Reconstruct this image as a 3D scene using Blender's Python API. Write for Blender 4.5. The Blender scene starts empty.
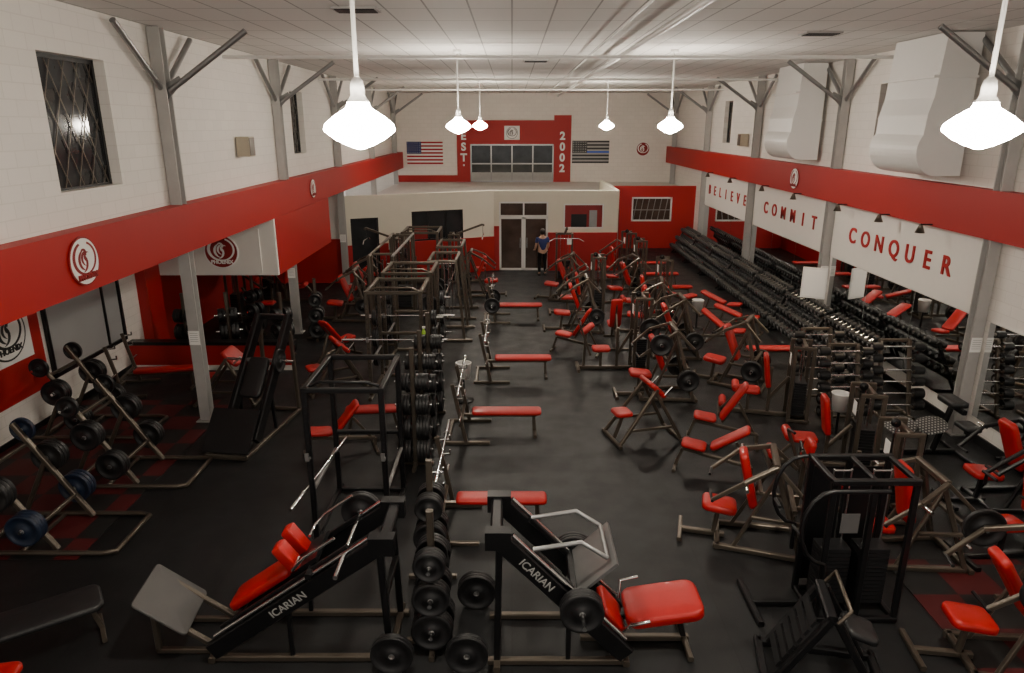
import bpy, math, random
from mathutils import Vector as V, Matrix, Euler
random.seed(7)
S = bpy.context.scene
COL = S.collection
PI = math.pi
# ------------------------------------------------------------------ materials
def mat(name, col, rough=.5, metal=0., var=.12, scale=6., bump=0., bscale=60., coat=0.):
    m = bpy.data.materials.new(name); m.use_nodes = True
    nt = m.node_tree; b = nt.nodes['Principled BSDF']
    b.inputs['Roughness'].default_value = rough; b.inputs['Metallic'].default_value = metal
    if coat: b.inputs['Coat Weight'].default_value = coat
    tc = nt.nodes.new('ShaderNodeTexCoord'); n = nt.nodes.new('ShaderNodeTexNoise')
    n.inputs['Scale'].default_value = scale; n.inputs['Detail'].default_value = 4
    nt.links.new(tc.outputs['Object'], n.inputs['Vector'])
    mx = nt.nodes.new('ShaderNodeMix'); mx.data_type = 'RGBA'
    mx.inputs[6].default_value = (*[c*(1-var) for c in col], 1)
    mx.inputs[7].default_value = (*[min(1, c*(1+var)) for c in col], 1)
    nt.links.new(n.outputs['Fac'], mx.inputs[0]); nt.links.new(mx.outputs[2], b.inputs['Base Color'])
    if bump:
        n2 = nt.nodes.new('ShaderNodeTexNoise'); n2.inputs['Scale'].default_value = bscale
        nt.links.new(tc.outputs['Object'], n2.inputs['Vector'])
        bp = nt.nodes.new('ShaderNodeBump'); bp.inputs['Strength'].default_value = bump; bp.inputs['Distance'].default_value = .01
        nt.links.new(n2.outputs['Fac'], bp.inputs['Height']); nt.links.new(bp.outputs[0], b.inputs['Normal'])
    return m
def brickmat(name, col, mortar, sx, sy, plane, msize=.012, bump=.4, rough=.6, offset=.5, var=.04):
    m = mat(name, col, rough)
    nt = m.node_tree; b = nt.nodes['Principled BSDF']
    tc = nt.nodes.new('ShaderNodeTexCoord'); sp = nt.nodes.new('ShaderNodeSeparateXYZ'); cb = nt.nodes.new('ShaderNodeCombineXYZ')
    nt.links.new(tc.outputs['Object'], sp.inputs[0])
    nt.links.new(sp.outputs[plane[0]], cb.inputs[0]); nt.links.new(sp.outputs[plane[1]], cb.inputs[1])
    br = nt.nodes.new('ShaderNodeTexBrick'); br.offset = offset; br.inputs['Scale'].default_value = 1
    br.inputs['Brick Width'].default_value = sx; br.inputs['Row Height'].default_value = sy
    br.inputs['Mortar Size'].default_value = msize
    br.inputs['Color1'].default_value = (*col, 1); br.inputs['Color2'].default_value = (*[c*(1-var) for c in col], 1)
    br.inputs['Mortar'].default_value = (*mortar, 1)
    nt.links.new(cb.outputs[0], br.inputs['Vector']); nt.links.new(br.outputs['Color'], b.inputs['Base Color'])
    if bump:
        bp = nt.nodes.new('ShaderNodeBump'); bp.inputs['Strength'].default_value = bump; bp.inputs['Distance'].default_value = .01; bp.invert = True
        nt.links.new(br.outputs['Fac'], bp.inputs['Height']); nt.links.new(bp.outputs[0], b.inputs['Normal'])
    return m
def emat(name, col, s, base=.8):
    m = mat(name, (base,)*3, .3); b = m.node_tree.nodes['Principled BSDF']
    b.inputs['Emission Color'].default_value = (*col, 1); b.inputs['Emission Strength'].default_value = s
    return m
BLOCKY = brickmat('painted_block_wall', (.82, .78, .73), (.73, .69, .64), .4, .2, ('Y', 'Z'), .008, .25)
BLOCKX = brickmat('painted_block_wall_end', (.82, .77, .71), (.73, .68, .62), .4, .2, ('X', 'Z'), .008, .25)
CEIL = brickmat('ceiling_tiles', (.66, .64, .62), (.30, .30, .29), 1.2, .6, ('Y', 'X'), .014, .2, .8, 0.)
PLAS = mat('white_plaster', (.80, .77, .72), .6, bump=.1, var=.03)
CREAM = mat('cream_plaster', (.72, .68, .57), .6, bump=.1, var=.03)
GREYW = mat('grey_plaster', (.36, .35, .34), .6)
PANE = mat('pale_grey_glazing', (.38, .38, .38), .12, 0, .03, 3)
REDW = mat('red_wall_paint', (.37, .0022, .0015), .55, var=.05, scale=1.5, bump=.1)
REDD = mat('dark_red_paint', (.24, .003, .003), .5)
BLK = mat('black_powder_coat', (.006, .006, .007), .35, .2)
BRZ = mat('bronze_grey_steel', (.115, .095, .075), .36, .65)
STL = mat('grey_steel', (.30, .30, .30), .35, .7)
CHR = mat('chrome', (.75, .75, .75), .15, 1., var=.03)
COLM = mat('column_paint', (.40, .39, .375), .45, .1)
RED = mat('red_vinyl', (.40, .0035, .003), .45, 0, .10, 10, .08, 200, .08)
BVN = mat('black_vinyl', (.012, .012, .013), .45, bump=.1)
RUB = mat('black_rubber', (.007, .007, .008), .5)
BLUE = mat('blue_plate_rubber', (.006, .014, .036), .5)
IRON = mat('cast_iron', (.022, .022, .024), .45, .5)
GBRD = mat('matt_grey_steel_plate', (.075, .072, .07), .55, .2)
WHT = mat('white_plastic', (.75, .74, .72), .4, var=.02)
PAPER = mat('paper', (.85, .84, .81), .7, var=.03)
DECAL = mat('grey_decal', (.34, .34, .33), .6, var=.03)
INK = mat('black_ink', (.02, .02, .02), .5)
NAVY = mat('navy_cloth', (.02, .035, .14), .8)
SKIN = mat('skin', (.50, .30, .21), .5)
HAIR = mat('hair', (.02, .014, .01), .6)
GLS = mat('dark_window_glass', (.03, .032, .035), .08, 0, .4, 3)
GLD = mat('warm_dark_door_glass', (.07, .045, .035), .12, 0, .7, 2)
MIR = mat('mirror_silver', (.82, .84, .84), .02, 1., var=.01)
GREEN = mat('green_plastic', (.35, .6, .05), .4)
TAN = mat('tan_plastic', (.45, .40, .30), .5)
PERF = brickmat('perforated_steel', (.40, .40, .38), (.05, .05, .05), .05, .05, ('X', 'Y'), .014, .3, .4, .5)
LAMP = emat('prismatic_glass_lit', (1., .91, .77), 34)
LAMPS = emat('small_lamp_lit', (1., .83, .55), 16)
nt = LAMP.node_tree; b = nt.nodes['Principled BSDF']
tc = nt.nodes.new('ShaderNodeTexCoord'); wv = nt.nodes.new('ShaderNodeTexWave'); wv.bands_direction = 'Z'; wv.inputs['Scale'].default_value = 9
mr = nt.nodes.new('ShaderNodeMapRange'); mr.inputs[3].default_value = 115; mr.inputs[4].default_value = 240
nt.links.new(tc.outputs['Object'], wv.inputs['Vector']); nt.links.new(wv.outputs['Fac'], mr.inputs[0]); nt.links.new(mr.outputs[0], b.inputs['Emission Strength'])
# floor
FLR = mat('rubber_floor', (.0085, .009, .010), .48, 0, .5, .8, .25, 250)
nt = FLR.node_tree; b = nt.nodes['Principled BSDF']
b.inputs['Specular IOR Level'].default_value = .38
src = b.inputs['Base Color'].links[0].from_socket
tc = nt.nodes.new('ShaderNodeTexCoord'); br = nt.nodes.new('ShaderNodeTexBrick'); br.offset = 0; br.inputs['Scale'].default_value = 1
br.inputs['Brick Width'].default_value = 1.22; br.inputs['Row Height'].default_value = 1.83; br.inputs['Mortar Size'].default_value = .006
br.inputs['Color1'].default_value = (1, 1, 1, 1); br.inputs['Color2'].default_value = (.75, .75, .75, 1); br.inputs['Mortar'].default_value = (.25, .25, .25, 1)
nt.links.new(tc.outputs['Object'], br.inputs['Vector'])
mm = nt.nodes.new('ShaderNodeMix'); mm.data_type = 'RGBA'; mm.blend_type = 'MULTIPLY'; mm.inputs[0].default_value = 1
nt.links.new(src, mm.inputs[6]); nt.links.new(br.outputs['Color'], mm.inputs[7]); nt.links.new(mm.outputs[2], b.inputs['Base Color'])
n = nt.nodes.new('ShaderNodeTexNoise'); n.inputs['Scale'].default_value = 2.5; n.inputs['Detail'].default_value = 6
r = nt.nodes.new('ShaderNodeMapRange'); r.inputs[3].default_value = .34; r.inputs[4].default_value = .68
nt.links.new(tc.outputs['Object'], n.inputs['Vector']); nt.links.new(n.outputs['Fac'], r.inputs[0]); nt.links.new(r.outputs[0], b.inputs['Roughness'])
CHK = mat('red_black_rubber_tiles', (.1, .1, .1), .6)
nt = CHK.node_tree; b = nt.nodes['Principled BSDF']; b.inputs['Specular IOR Level'].default_value = .38
tc = nt.nodes.new('ShaderNodeTexCoord'); ck = nt.nodes.new('ShaderNodeTexChecker'); ck.inputs['Scale'].default_value = 1.65
ck.inputs['Color1'].default_value = (.065, .004, .005, 1); ck.inputs['Color2'].default_value = (.009, .009, .009, 1)
nt.links.new(tc.outputs['Object'], ck.inputs['Vector']); nt.links.new(ck.outputs['Color'], b.inputs['Base Color'])
# ------------------------------------------------------------------ mesh builder
class MB:
    def __init__(s): s.v = []; s.f = []; s.mi = []; s.sm = []; s.mats = []; s.M = Matrix.Identity(4)
    def add(s, vs, fs, m, sm=False):
        o = len(s.v); s.v += [s.M @ V(p) for p in vs]
        if m not in s.mats: s.mats.append(m)
        k = s.mats.index(m)
        for f in fs: s.f.append([i+o for i in f]); s.mi.append(k); s.sm.append(sm)
        return s
    def box(s, c, z, m, rot=(0, 0, 0)):
        R = Euler(rot).to_matrix(); c = V(c)
        vs = [c + R @ V((z[0]*a/2, z[1]*b_/2, z[2]*d/2)) for a in (-1, 1) for b_ in (-1, 1) for d in (-1, 1)]
        return s.add(vs, [(0, 1, 3, 2), (4, 6, 7, 5), (0, 4, 5, 1), (2, 3, 7, 6), (0, 2, 6, 4), (1, 5, 7, 3)], m)
    def bx(s, x0, x1, y0, y1, z0, z1, m): return s.box(((x0+x1)/2, (y0+y1)/2, (z0+z1)/2), (x1-x0, y1-y0, z1-z0), m)
    def beam(s, a, b_, m, w=.06, h=None):
        h = h or w; a = V(a); b_ = V(b_); t = (b_-a).normalized()
        up = V((0, 0, 1)) if abs(t.z) < .95 else V((0, 1, 0))
        x = t.cross(up).normalized(); y = x.cross(t).normalized()
        c = min(w, h)*.16; W = w/2; H = h/2
        pr = [(-W+c, -H), (W-c, -H), (W, -H+c), (W, H-c), (W-c, H), (-W+c, H), (-W, H-c), (-W, -H+c)]
        vs = [p + x*i + y*j for p in (a, b_) for i, j in pr]
        fs = [(i, (i+1) % 8, 8+(i+1) % 8, 8+i) for i in range(8)] + [tuple(range(7, -1, -1)), tuple(range(8, 16))]
        return s.add(vs, fs, m)
    def tube(s, pts, r, m, n=10):
        pts = [V(p) for p in pts]; rings = []; N = len(pts)
        ref = None
        for i, p in enumerate(pts):
            t = (pts[min(i+1, N-1)]-pts[max(i-1, 0)]).normalized()
            if ref is None:
                up = V((0, 0, 1)) if abs(t.z) < .9 else V((0, 1, 0)); x = t.cross(up).normalized()
            else: x = (ref - t*ref.dot(t)).normalized()
            ref = x; y = x.cross(t)
            rings.append([p + x*(r*math.cos(2*PI*k/n)) + y*(r*math.sin(2*PI*k/n)) for k in range(n)])
        vs = [q for g in rings for q in g]
        s.add(vs, [(i*n+k, i*n+(k+1) % n, (i+1)*n+(k+1) % n, (i+1)*n+k) for i in range(N-1) for k in range(n)], m, True)
        s.add(rings[0], [tuple(range(n-1, -1, -1))], m); s.add(rings[-1], [tuple(range(n))], m)
        return s
    def lathe(s, prof, m, c=(0, 0, 0), axis='z', n=24, sm=True):
        vs = []; c = V(c)
        for r, h in prof:
            for k in range(n):
                a = 2*PI*k/n; p = (r*math.cos(a), r*math.sin(a), h)
                if axis == 'x': p = (p[2], p[0], p[1])
                if axis == 'y': p = (p[1], p[2], p[0])
                vs.append(c+V(p))
        N = len(prof)
        fs = [(i*n+k, i*n+(k+1) % n, (i+1)*n+(k+1) % n, (i+1)*n+k) for i in range(N-1) for k in range(n)]
        return s.add(vs, fs, m, sm)
    def pad(s, c, z, m, rot=(0, 0, 0), r=None):
        w, d, h = z; r = r or min(w, d)*.22; R = Euler(rot).to_matrix(); c = V(c); q = 5
        def ring(ins, zz):
            rr = max(r-ins, .004); W = w/2-ins-rr; D = d/2-ins-rr; o = []
            for cx, cy, a0 in ((W, D, 0), (-W, D, PI/2), (-W, -D, PI), (W, -D, 1.5*PI)):
                for k in range(q):
                    a = a0+k*PI/2/(q-1); o.append(c + R @ V((cx+rr*math.cos(a), cy+rr*math.sin(a), zz)))
            return o
        e = min(h*.35, .03)
        L = [ring(e*.8, -h/2), ring(0, -h/2+e*.6), ring(0, h/2-e), ring(e*.35, h/2-e*.35), ring(e*1.2, h/2), ring(min(w, d)*.32, h/2+.006)]
        n = 4*q; vs = [p for g in L for p in g]
        s.add(vs, [(i*n+k, i*n+(k+1) % n, (i+1)*n+(k+1) % n, (i+1)*n+k) for i in range(5) for k in range(n)] + [tuple(range(n-1, -1, -1)), tuple(range(5*n, 6*n))], m, True)
        return s
    def prism(s, pts, th, m, M=None):
        M = M or Matrix.Identity(4); n = len(pts)
        vs = [M @ V((x, y, 0)) for x, y in pts] + [M @ V((x, y, th)) for x, y in pts]
        return s.add(vs, [(i, (i+1) % n, n+(i+1) % n, n+i) for i in range(n)] + [tuple(range(n-1, -1, -1)), tuple(range(n, 2*n))], m)
    def mesh(s, name):
        me = bpy.data.meshes.new(name); me.from_pydata([tuple(p) for p in s.v], [], s.f)
        for m in s.mats: me.materials.append(m)
        me.polygons.foreach_set('material_index', s.mi); me.polygons.foreach_set('use_smooth', s.sm); me.update()
        return me
KIDS = {}
def link(o, parent=None):
    COL.objects.link(o)
    if parent is not None: o.parent = parent; KIDS.setdefault(parent.name, []).append(o)
    return o
def struct(name, mb):
    o = link(bpy.data.objects.new(name, mb.mesh(name))); o['kind'] = 'structure'; return o
def top(name, mb, label, cat, loc=(0, 0, 0), rot=(0, 0, 0), group=None):
    me = mb if isinstance(mb, bpy.types.Mesh) else mb.mesh(name)
    o = link(bpy.data.objects.new(name, me)); o.location = loc; o.rotation_euler = rot
    o['label'] = label; o['category'] = cat
    if group: o['group'] = group
    return o
def root(name, label, cat, loc=(0, 0, 0), rz=0, group=None):
    o = link(bpy.data.objects.new(name, None)); o.empty_display_size = .1; o.location = loc; o.rotation_euler.z = rz
    o['label'] = label; o['category'] = cat
    if group: o['group'] = group
    return o
def part(p, name, mb, label=None):
    me = mb if isinstance(mb, bpy.types.Mesh) else mb.mesh(name)
    o = link(bpy.data.objects.new(name, me), p)
    if label: o['label'] = label
    return o
def dup(r, parent=None):
    n = r.copy(); COL.objects.link(n)
    if parent is not None: n.parent = parent; KIDS.setdefault(parent.name, []).append(n)
    for c in KIDS.get(r.name, []): dup(c, n)
    return n
CACHE = {}
def toW(o, p):
    a = o.rotation_euler.z; c, s_ = math.cos(a), math.sin(a)
    return V((o.location.x + p[0]*c - p[1]*s_, o.location.y + p[0]*s_ + p[1]*c, p[2]))
PM = {}
def plate_mesh(r, th, m):
    k = (r, th, m.name)
    if k not in PM:
        b_ = MB(); h = th/2
        b_.lathe([(r*.99, -h), (r, -h*.8), (r, h*.8), (r*.97, h), (r*.84, h), (r*.80, h*.45), (r*.36, h*.45), (r*.32, h), (r*.13, h)], m, axis='x', n=28)
        b_.lathe([(r*.13, -h), (r*.32, -h), (r*.36, -h*.45), (r*.80, -h*.45), (r*.84, -h), (r*.99, -h)], m, axis='x', n=28)
        b_.lathe([(r*.15, -h*1.05), (r*.15, h*1.05), (r*.115, h*1.05), (r*.115, -h*1.05), (r*.15, -h*1.05)], STL, axis='x', n=14)
        PM[k] = b_.mesh('weight_plate')
    return PM[k]
def plates(o, p, ax, n=2, r=.225, th=.045, m=None):
    m = m or RUB; a = math.atan2(ax[1], ax[0])
    for i in range(n):
        q = V(p) + V((ax[0], ax[1], 0))*(th*1.06*(i+.5))
        w = toW(o, q) if o else q
        c = 'blue-edged' if m is BLUE else 'black'
        sz = 'large' if r > .2 else 'small'
        top('weight_plate', plate_mesh(r, th, m), f'{sz} round {c} weight plate with steel hub on a peg', 'weight plate', w, (0, 0, a+(o.rotation_euler.z if o else 0)), 'weight plates on pegs')
BBM = None
def barbell(o, p, rz=0, L=2.2, tilt=0):
    global BBM
    if BBM is None:
        a = MB(); a.tube([(-.66, 0, 0), (.66, 0, 0)], .015, CHR)
        s1 = MB(); s1.tube([(0, 0, 0), (.42, 0, 0)], .026, CHR); s1.tube([(-.02, 0, 0), (.012, 0, 0)], .038, CHR)
        BBM = (a.mesh('shaft'), s1.mesh('sleeve'))
    w = toW(o, p) if o else V(p)
    rt = root('barbell', 'chrome straight barbell resting on rack hooks', 'barbell', w, rz+(o.rotation_euler.z if o else 0), 'barbells on racks')
    part(rt, 'shaft', BBM[0]); q = part(rt, 'sleeve', BBM[1]); q.location = (.66, 0, 0)
    q = part(rt, 'sleeve', BBM[1]); q.location = (-.66, 0, 0); q.rotation_euler.z = PI
def place(gen, x, y, rz=0, label=None, **kw):
    rz = math.radians(rz); key = gen.__name__+repr(sorted((k, getattr(v, 'name', v)) for k, v in kw.items()))
    if key in CACHE:
        r0, att = CACHE[key]; n_ = dup(r0); g = 'matching '+r0.name.split('.')[0].replace('_', ' ')+' units'; r0['group'] = g; n_['group'] = g
    else:
        n_, att = gen(**kw); CACHE[key] = (n_, att)
    n_.location = (x, y, 0); n_.rotation_euler.z = rz
    if label: n_['label'] = label
    for a in att: a(n_)
    return n_
# ------------------------------------------------------------------ text
def textmesh(s, size, m, ext=.01, off=0., align='CENTER'):
    c = bpy.data.curves.new('t', 'FONT'); c.body = s; c.size = size; c.extrude = ext; c.offset = off; c.align_x = align; c.align_y = 'CENTER'
    o = bpy.data.objects.new('t', c); COL.objects.link(o); bpy.context.view_layer.update()
    me = bpy.data.meshes.new_from_object(o.evaluated_get(bpy.context.evaluated_depsgraph_get()))
    bpy.data.objects.remove(o); me.materials.clear(); me.materials.append(m); return me
R_FRONT = Euler((PI/2, 0, 0))              # facing -y
R_RIGHTWALL = Euler((PI/2, 0, -PI/2))      # facing -x
R_LEFTWALL = Euler((PI/2, 0, PI/2))        # facing +x
def emblem_mesh(R, disc, ink, ringm=None):
    b_ = MB(); N = 40
    b_.prism([(R*math.cos(2*PI*k/N), R*math.sin(2*PI*k/N)) for k in range(N)], .02, ringm or ink)
    b_.prism([(R*.93*math.cos(2*PI*k/N), R*.93*math.sin(2*PI*k/N)) for k in range(N)], .024, disc)
    o = []; i_ = []
    for k in range(31):
        a = math.radians(110+k*10.6); o.append((R*.80*math.cos(a), R*.12+R*.72*math.sin(a)*.95)); i_.append((R*.66*math.cos(a)+R*.03, R*.12+R*.60*math.sin(a)))
    for k in range(30):
        b_.prism([o[k], o[k+1], i_[k+1], i_[k]], .028, ink)
    def cres(cx, cy, r1, a0, a1, w):
        n_ = 10
        for k in range(n_):
            t0, t1 = k/n_, (k+1)/n_
            def P(t, s_):
                a = math.radians(a0+(a1-a0)*t); rr = r1 + s_*w*math.sin(PI*min(max(t, .02), .98))
                return (R*(cx+rr*math.cos(a)), R*(cy+rr*math.sin(a)))
            b_.prism([P(t0, -1), P(t0, 1), P(t1, 1), P(t1, -1)][::1], .03, ink)
    cres(.05, .05, .42, 100, 260, .07); cres(.12, .10, .30, 80, 250, .06); cres(.20, .15, .20, 60, 240, .05)
    cres(-.25, -.05, .38, -80, 60, .06); cres(-.05, .30, .18, -30, 150, .05)
    return b_
# ------------------------------------------------------------------ ROOM
XL, XR, ZC, YB, XLL = -6.05, 8.4, 7.08, 38.2, -8.95
BL = XL+.28   # face of left band
b = MB(); b.bx(XLL-.2, XR+.2, -6, YB+.2, -.12, 0, FLR); struct('floor', b)
b = MB(); b.bx(XLL, -5.75, 8.0, 13.6, 0, .012, CHK); struct('floor', b)
b = MB(); b.bx(4.9, XR, 4.5, 8.0, 0, .012, CHK); struct('floor', b)
b = MB(); b.bx(XL-.3, XR+.3, -6, YB+.2, ZC, ZC+.12, CEIL); struct('ceiling', b)
def wallx(name, x0, x1, y0, y1, z0, z1, holes, m):
    b = MB(); y = y0
    for h in sorted(holes):
        b.bx(x0, x1, y, h[0], z0, z1, m)
        if h[2] > z0: b.bx(x0, x1, h[0], h[1], z0, h[2], m)
        b.bx(x0, x1, h[0], h[1], h[3], z1, m); y = h[1]
    b.bx(x0, x1, y, y1, z0, z1, m); return struct(name, b)
LW = [(9.55, 11.1, 4.6, 6.42), (20.1, 21.3, 4.7, 6.4)]
RW = [(y, y+1.0, 4.8, 6.4) for y in (10.2, 15.9, 22.0, 28.0)]
wallx('wall_left', XL-.3, XL, -6, YB, 4.15, ZC, LW, BLOCKY)
b = MB(); b.bx(XL-.3, BL, -6, YB, 3.33, 4.15, REDW); struct('trim_1', b)
b = MB(); b.bx(XLL, XL-.3, -6, 27, 3.33, 3.45, PLAS); struct('ceiling', b)
b = MB(); b.bx(XLL-.2, XLL, -6, 27, 0, 3.45, BLOCKY); struct('wall_left', b)
wallx('wall_right', XR, XR+.3, -6, YB, 0, ZC, RW, BLOCKY)
b = MB(); b.bx(XR-.25, XR, -6, YB, 3.62, 4.44, REDW); struct('trim_2', b)
b = MB(); b.bx(XLL, XR+.3, YB, YB+.3, 0, ZC, BLOCKX); struct('wall_back', b)
b = MB(); b.bx(XR-.03, XR, -6, 32.4, 0, .16, BLK); struct('baseboard_right', b)
wn = 0
def window(x, y0, y1, z0, z1, side):
    global wn; wn += 1; b = MB(); s_ = -1 if side == 'L' else 1
    xm = x + s_*.2
    b.bx(xm-.01, xm+.01, y0, y1, z0, z1, GLS)
    for a, c in ((y0, y0+.06), (y1-.06, y1)): b.bx(xm-.04, xm+.04, a, c, z0, z1, BLK)
    for a, c in ((z0, z0+.06), (z1-.06, z1)): b.bx(xm-.04, xm+.04, y0, y1, a, c, BLK)
    k = 5; xm2 = xm - s_*.03
    for i in range(-k, k+1):     # expanding security lattice
        for sg in (1, -1):
            pts = []
            for t in range(0, 21):
                z = z0+.06+(z1-z0-.12)*t/20; y = (y0+y1)/2 + i*.32 + sg*(t/20-.5)*(z1-z0)*.42
                if y0+.06 < y < y1-.06: pts.append((xm2, y, z))
            if len(pts) > 1: b.beam(pts[0], pts[-1], BRZ, .012)
    b.bx(min(x, x+s_*.2), max(x, x+s_*.2), y0, y1, z0-.001, z0+.03, PLAS)
    struct(f'window_{wn}', b)
for h in LW: window(XL, *h, 'L')
for h in RW: window(XR, *h, 'R')
# bulkhead on the left
b = MB(); b.bx(XLL, BL, 17, 17.1, 1.95, 3.33, PLAS); b.bx(XL-.1, BL+.02, 17.1, 22.2, 1.95, 3.33, REDW); b.bx(XLL, XL-.1, 17.1, 22.1, 1.95, 2.05, PLAS); b.bx(XLL, XL-.1, 22.1, 22.2, 1.95, 3.33, PLAS); struct('wall_left', b)
# lower left red paint field and pilasters
b = MB(); b.bx(XLL, XLL+.03, 7.6, 12.7, .7, 3.33, REDW); struct('trim_3', b)
b = MB(); b.bx(XLL, XLL+.25, 16.3, 17.0, 0, 3.33, REDW); b.bx(XLL, XLL+.04, 17, 25, 0, 1.9, REDW); struct('trim_4', b)
b = MB(); b.bx(XLL, XLL+.02, -6, 16.3, 0, .12, BLK); struct('baseboard_left', b)
# office block partition
def wally(b, x0, x1, y, th, z0, z1, m, holes=()):
    x = x0
    for h in sorted(holes):
        b.bx(x, h[0], y, y+th, z0, z1, m)
        if h[2] > z0: b.bx(h[0], h[1], y, y+th, z0, h[2], m)
        b.bx(h[0], h[1], y, y+th, h[3], z1, m); x = h[1]
    b.bx(x, x1, y, y+th, z0, z1, m)
b = MB(); wally(b, -.7, 4.1, 27.3, .15, 0, 3.1, CREAM, [(-.5, 1.4, 0, 2.68), (2.0, 3.55, 1.65, 2.6)]); struct('wall_back', b)
b = MB()
for x0, x1, z1 in ((-.7, -.5, 1.75), (1.4, 4.1, 1.5)): b.bx(x0, x1, 27.24, 27.3, 0, z1, REDW)
struct('trim_5', b)
b = MB(); wally(b, 4.15, XR, 32.5, .15, 0, 2.85, REDW, [(5.5, 7.35, 1.25, 2.35)]); struct('wall_back', b)
b = MB(); b.bx(4.0, 4.15, 27.45, 32.65, 0, 3.1, CREAM); b.bx(4.15, 4.18, 27.3, 32.5, 0, 2.4, REDW); struct('wall_right', b)
b = MB(); b.bx(XL, XR, 32.65, YB, 2.5, 2.6, PLAS); b.bx(XL, 4.0, 27.45, 32.65, 2.5, 2.6, PLAS); struct('ceiling', b)
b = MB(); b.bx(XLL, XL-.1, 25, 25.15, 0, 3.33, PLAS); b.bx(XLL, XL-.1, 24.95, 25, 0, 1.6, REDW); struct('wall_back', b)
# angled partition
A = V((-6.1, 25.0, 0)); Bp = V((-.7, 27.3, 0)); ang = math.atan2(Bp.y-A.y, Bp.x-A.x); LA = (Bp-A).length
MA = Matrix.Translation(A) @ Matrix.Rotation(ang, 4, 'Z')
b = MB(); b.M = MA; wally(b, 0, LA, 0, .15, 0, 3.1, CREAM, [(.35, 1.35, .0, 2.3), (2.6, 4.6, 1.35, 2.45)]); struct('wall_back', b)
b = MB(); b.M = MA; b.bx(1.35, LA, -.04, 0, 0, 1.35, REDW); b.bx(0, .35, -.04, 0, 0, 1.35, REDW); struct('trim_6', b)
def framed(b, x0, x1, y, z0, z1, fm, gm, mull=0, t=.06):
    b.bx(x0, x1, y+.04, y+.06, z0, z1, gm)
    for a, c in ((x0, x0+t), (x1-t, x1)): b.bx(a, c, y-.02, y+.1, z0, z1, fm)
    for a, c in ((z0, z0+t), (z1-t, z1)): b.bx(x0, x1, y-.02, y+.1, a, c, fm)
    for i in range(mull):
        x = x0+(x1-x0)*(i+1)/(mull+1); b.bx(x-.03, x+.03, y-.01, y+.09, z0, z1, fm)
b = MB(); b.M = MA; framed(b, .35, 1.35, 0.02, 0, 2.3, BLK, GLS); struct('door_3', b)
b = MB(); b.M = MA; framed(b, 2.6, 4.6, 0.02, 1.35, 2.45, BLK, GLS, 2); b.bx(2.7, 3.2, .045, .055, 1.4, 1.9, REDD); struct('window_7', b)
b = MB(); framed(b, -.5, .45, 27.32, 0, 2.1, WHT, GLD, 0, .08); b.bx(.3, .34, 27.24, 27.28, .9, 1.3, CHR); struct('door_1', b)
b = MB(); framed(b, .45, 1.4, 27.32, 0, 2.1, WHT, GLD, 0, .08); b.bx(.56, .6, 27.24, 27.28, .9, 1.3, CHR); struct('door_2', b)
b = MB(); framed(b, -.5, 1.4, 27.32, 2.1, 2.68, WHT, GLD, 1); struct('window_8', b)
b = MB(); framed(b, 2.0, 3.55, 27.32, 1.65, 2.6, WHT, REDD, 0, .05); b.bx(2.3, 2.9, 27.345, 27.355, 1.7, 2.2, BLK); b.bx(3.0, 3.3, 27.345, 27.355, 1.7, 2.35, STL); struct('window_9', b)
b = MB(); framed(b, 5.5, 7.35, 32.52, 1.25, 2.35, WHT, GLD, 0, .07)
for i in range(6): b.beam((5.6+.28*i, 32.545, 1.32), (5.75+.28*i, 32.545, 2.28), STL, .03)
b.bx(5.55, 7.3, 32.54, 32.55, 1.75, 1.79, STL); struct('window_10', b)
# back wall red arch with window band
b = MB(); b.bx(-2.9, 2.2, YB-.06, YB, 5.15, 5.75, REDW); b.bx(-2.9, -2.2, YB-.06, YB, 2.6, 5.15, REDW); b.bx(2.2, 3.1, YB-.06, YB, 2.6, 6.0, REDW); b.bx(-2.2, 2.2, YB-.06, YB, 4.55, 5.15, REDW); b.bx(XL, -2.9, YB-.05, YB, 2.6, 2.95, REDW)
struct('trim_7', b)
b = MB(); framed(b, -2.2, 2.2, YB-.1, 2.6, 4.55, STL, GLS, 3, .07); b.bx(-2.2, 2.2, YB-.11, YB, 3.52, 3.58, STL); b.bx(-2.13, 2.13, YB-.065, YB-.055, 2.66, 3.1, GREYW); struct('window_11', b)
for s_, x in (('EST.', -2.55), ('2002', 2.65)):
    rt = root('wall_lettering', f'white vertical block letters spelling {s_} on red paint', 'lettering', (x, YB-.08, 0))
    for i, ch in enumerate(s_):
        me = textmesh(ch, .55 if ch != '.' else .5, WHT, .012, .02); o = part(rt, 'letter', me); o.rotation_euler = R_FRONT; o.location = (0 if ch != '.' else .0, 0, 4.95-.55*i + (.3 if ch == '.' else 0))
# emblem signs
def sign(x, y, z, rot, R, disc, ink, label, board=None, bw=0, bh=0, txt=True, tink=None):
    rt = root('emblem_sign', label, 'sign', (x, y, z)); rt.rotation_euler = rot
    if board: part(rt, 'sign_board', MB().box((0, 0, .0), (bw, bh, .03), board))
    o = part(rt, 'bird_emblem', emblem_mesh(R, disc, ink)); o.location.z = .012 if board else 0
    if txt:
        o = part(rt, 'lettering', textmesh('PHOENIX', R*.30, tink or ink, .012, .004)); o.location = (0, -R*.62, .04)
sign(BL+.005, 9.3, 3.75, R_LEFTWALL, .33, PAPER, REDD, 'round white sign with red bird emblem on red band')
sign(BL+.005, 20.6, 3.75, R_LEFTWALL, .27, PAPER, REDD, 'small round white sign with red bird emblem on red band')
sign(-7.1, 16.98, 2.55, R_FRONT, .42, REDD, PAPER, 'white board with dark red round bird emblem', PLAS, 1.9, 1.1)
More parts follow.
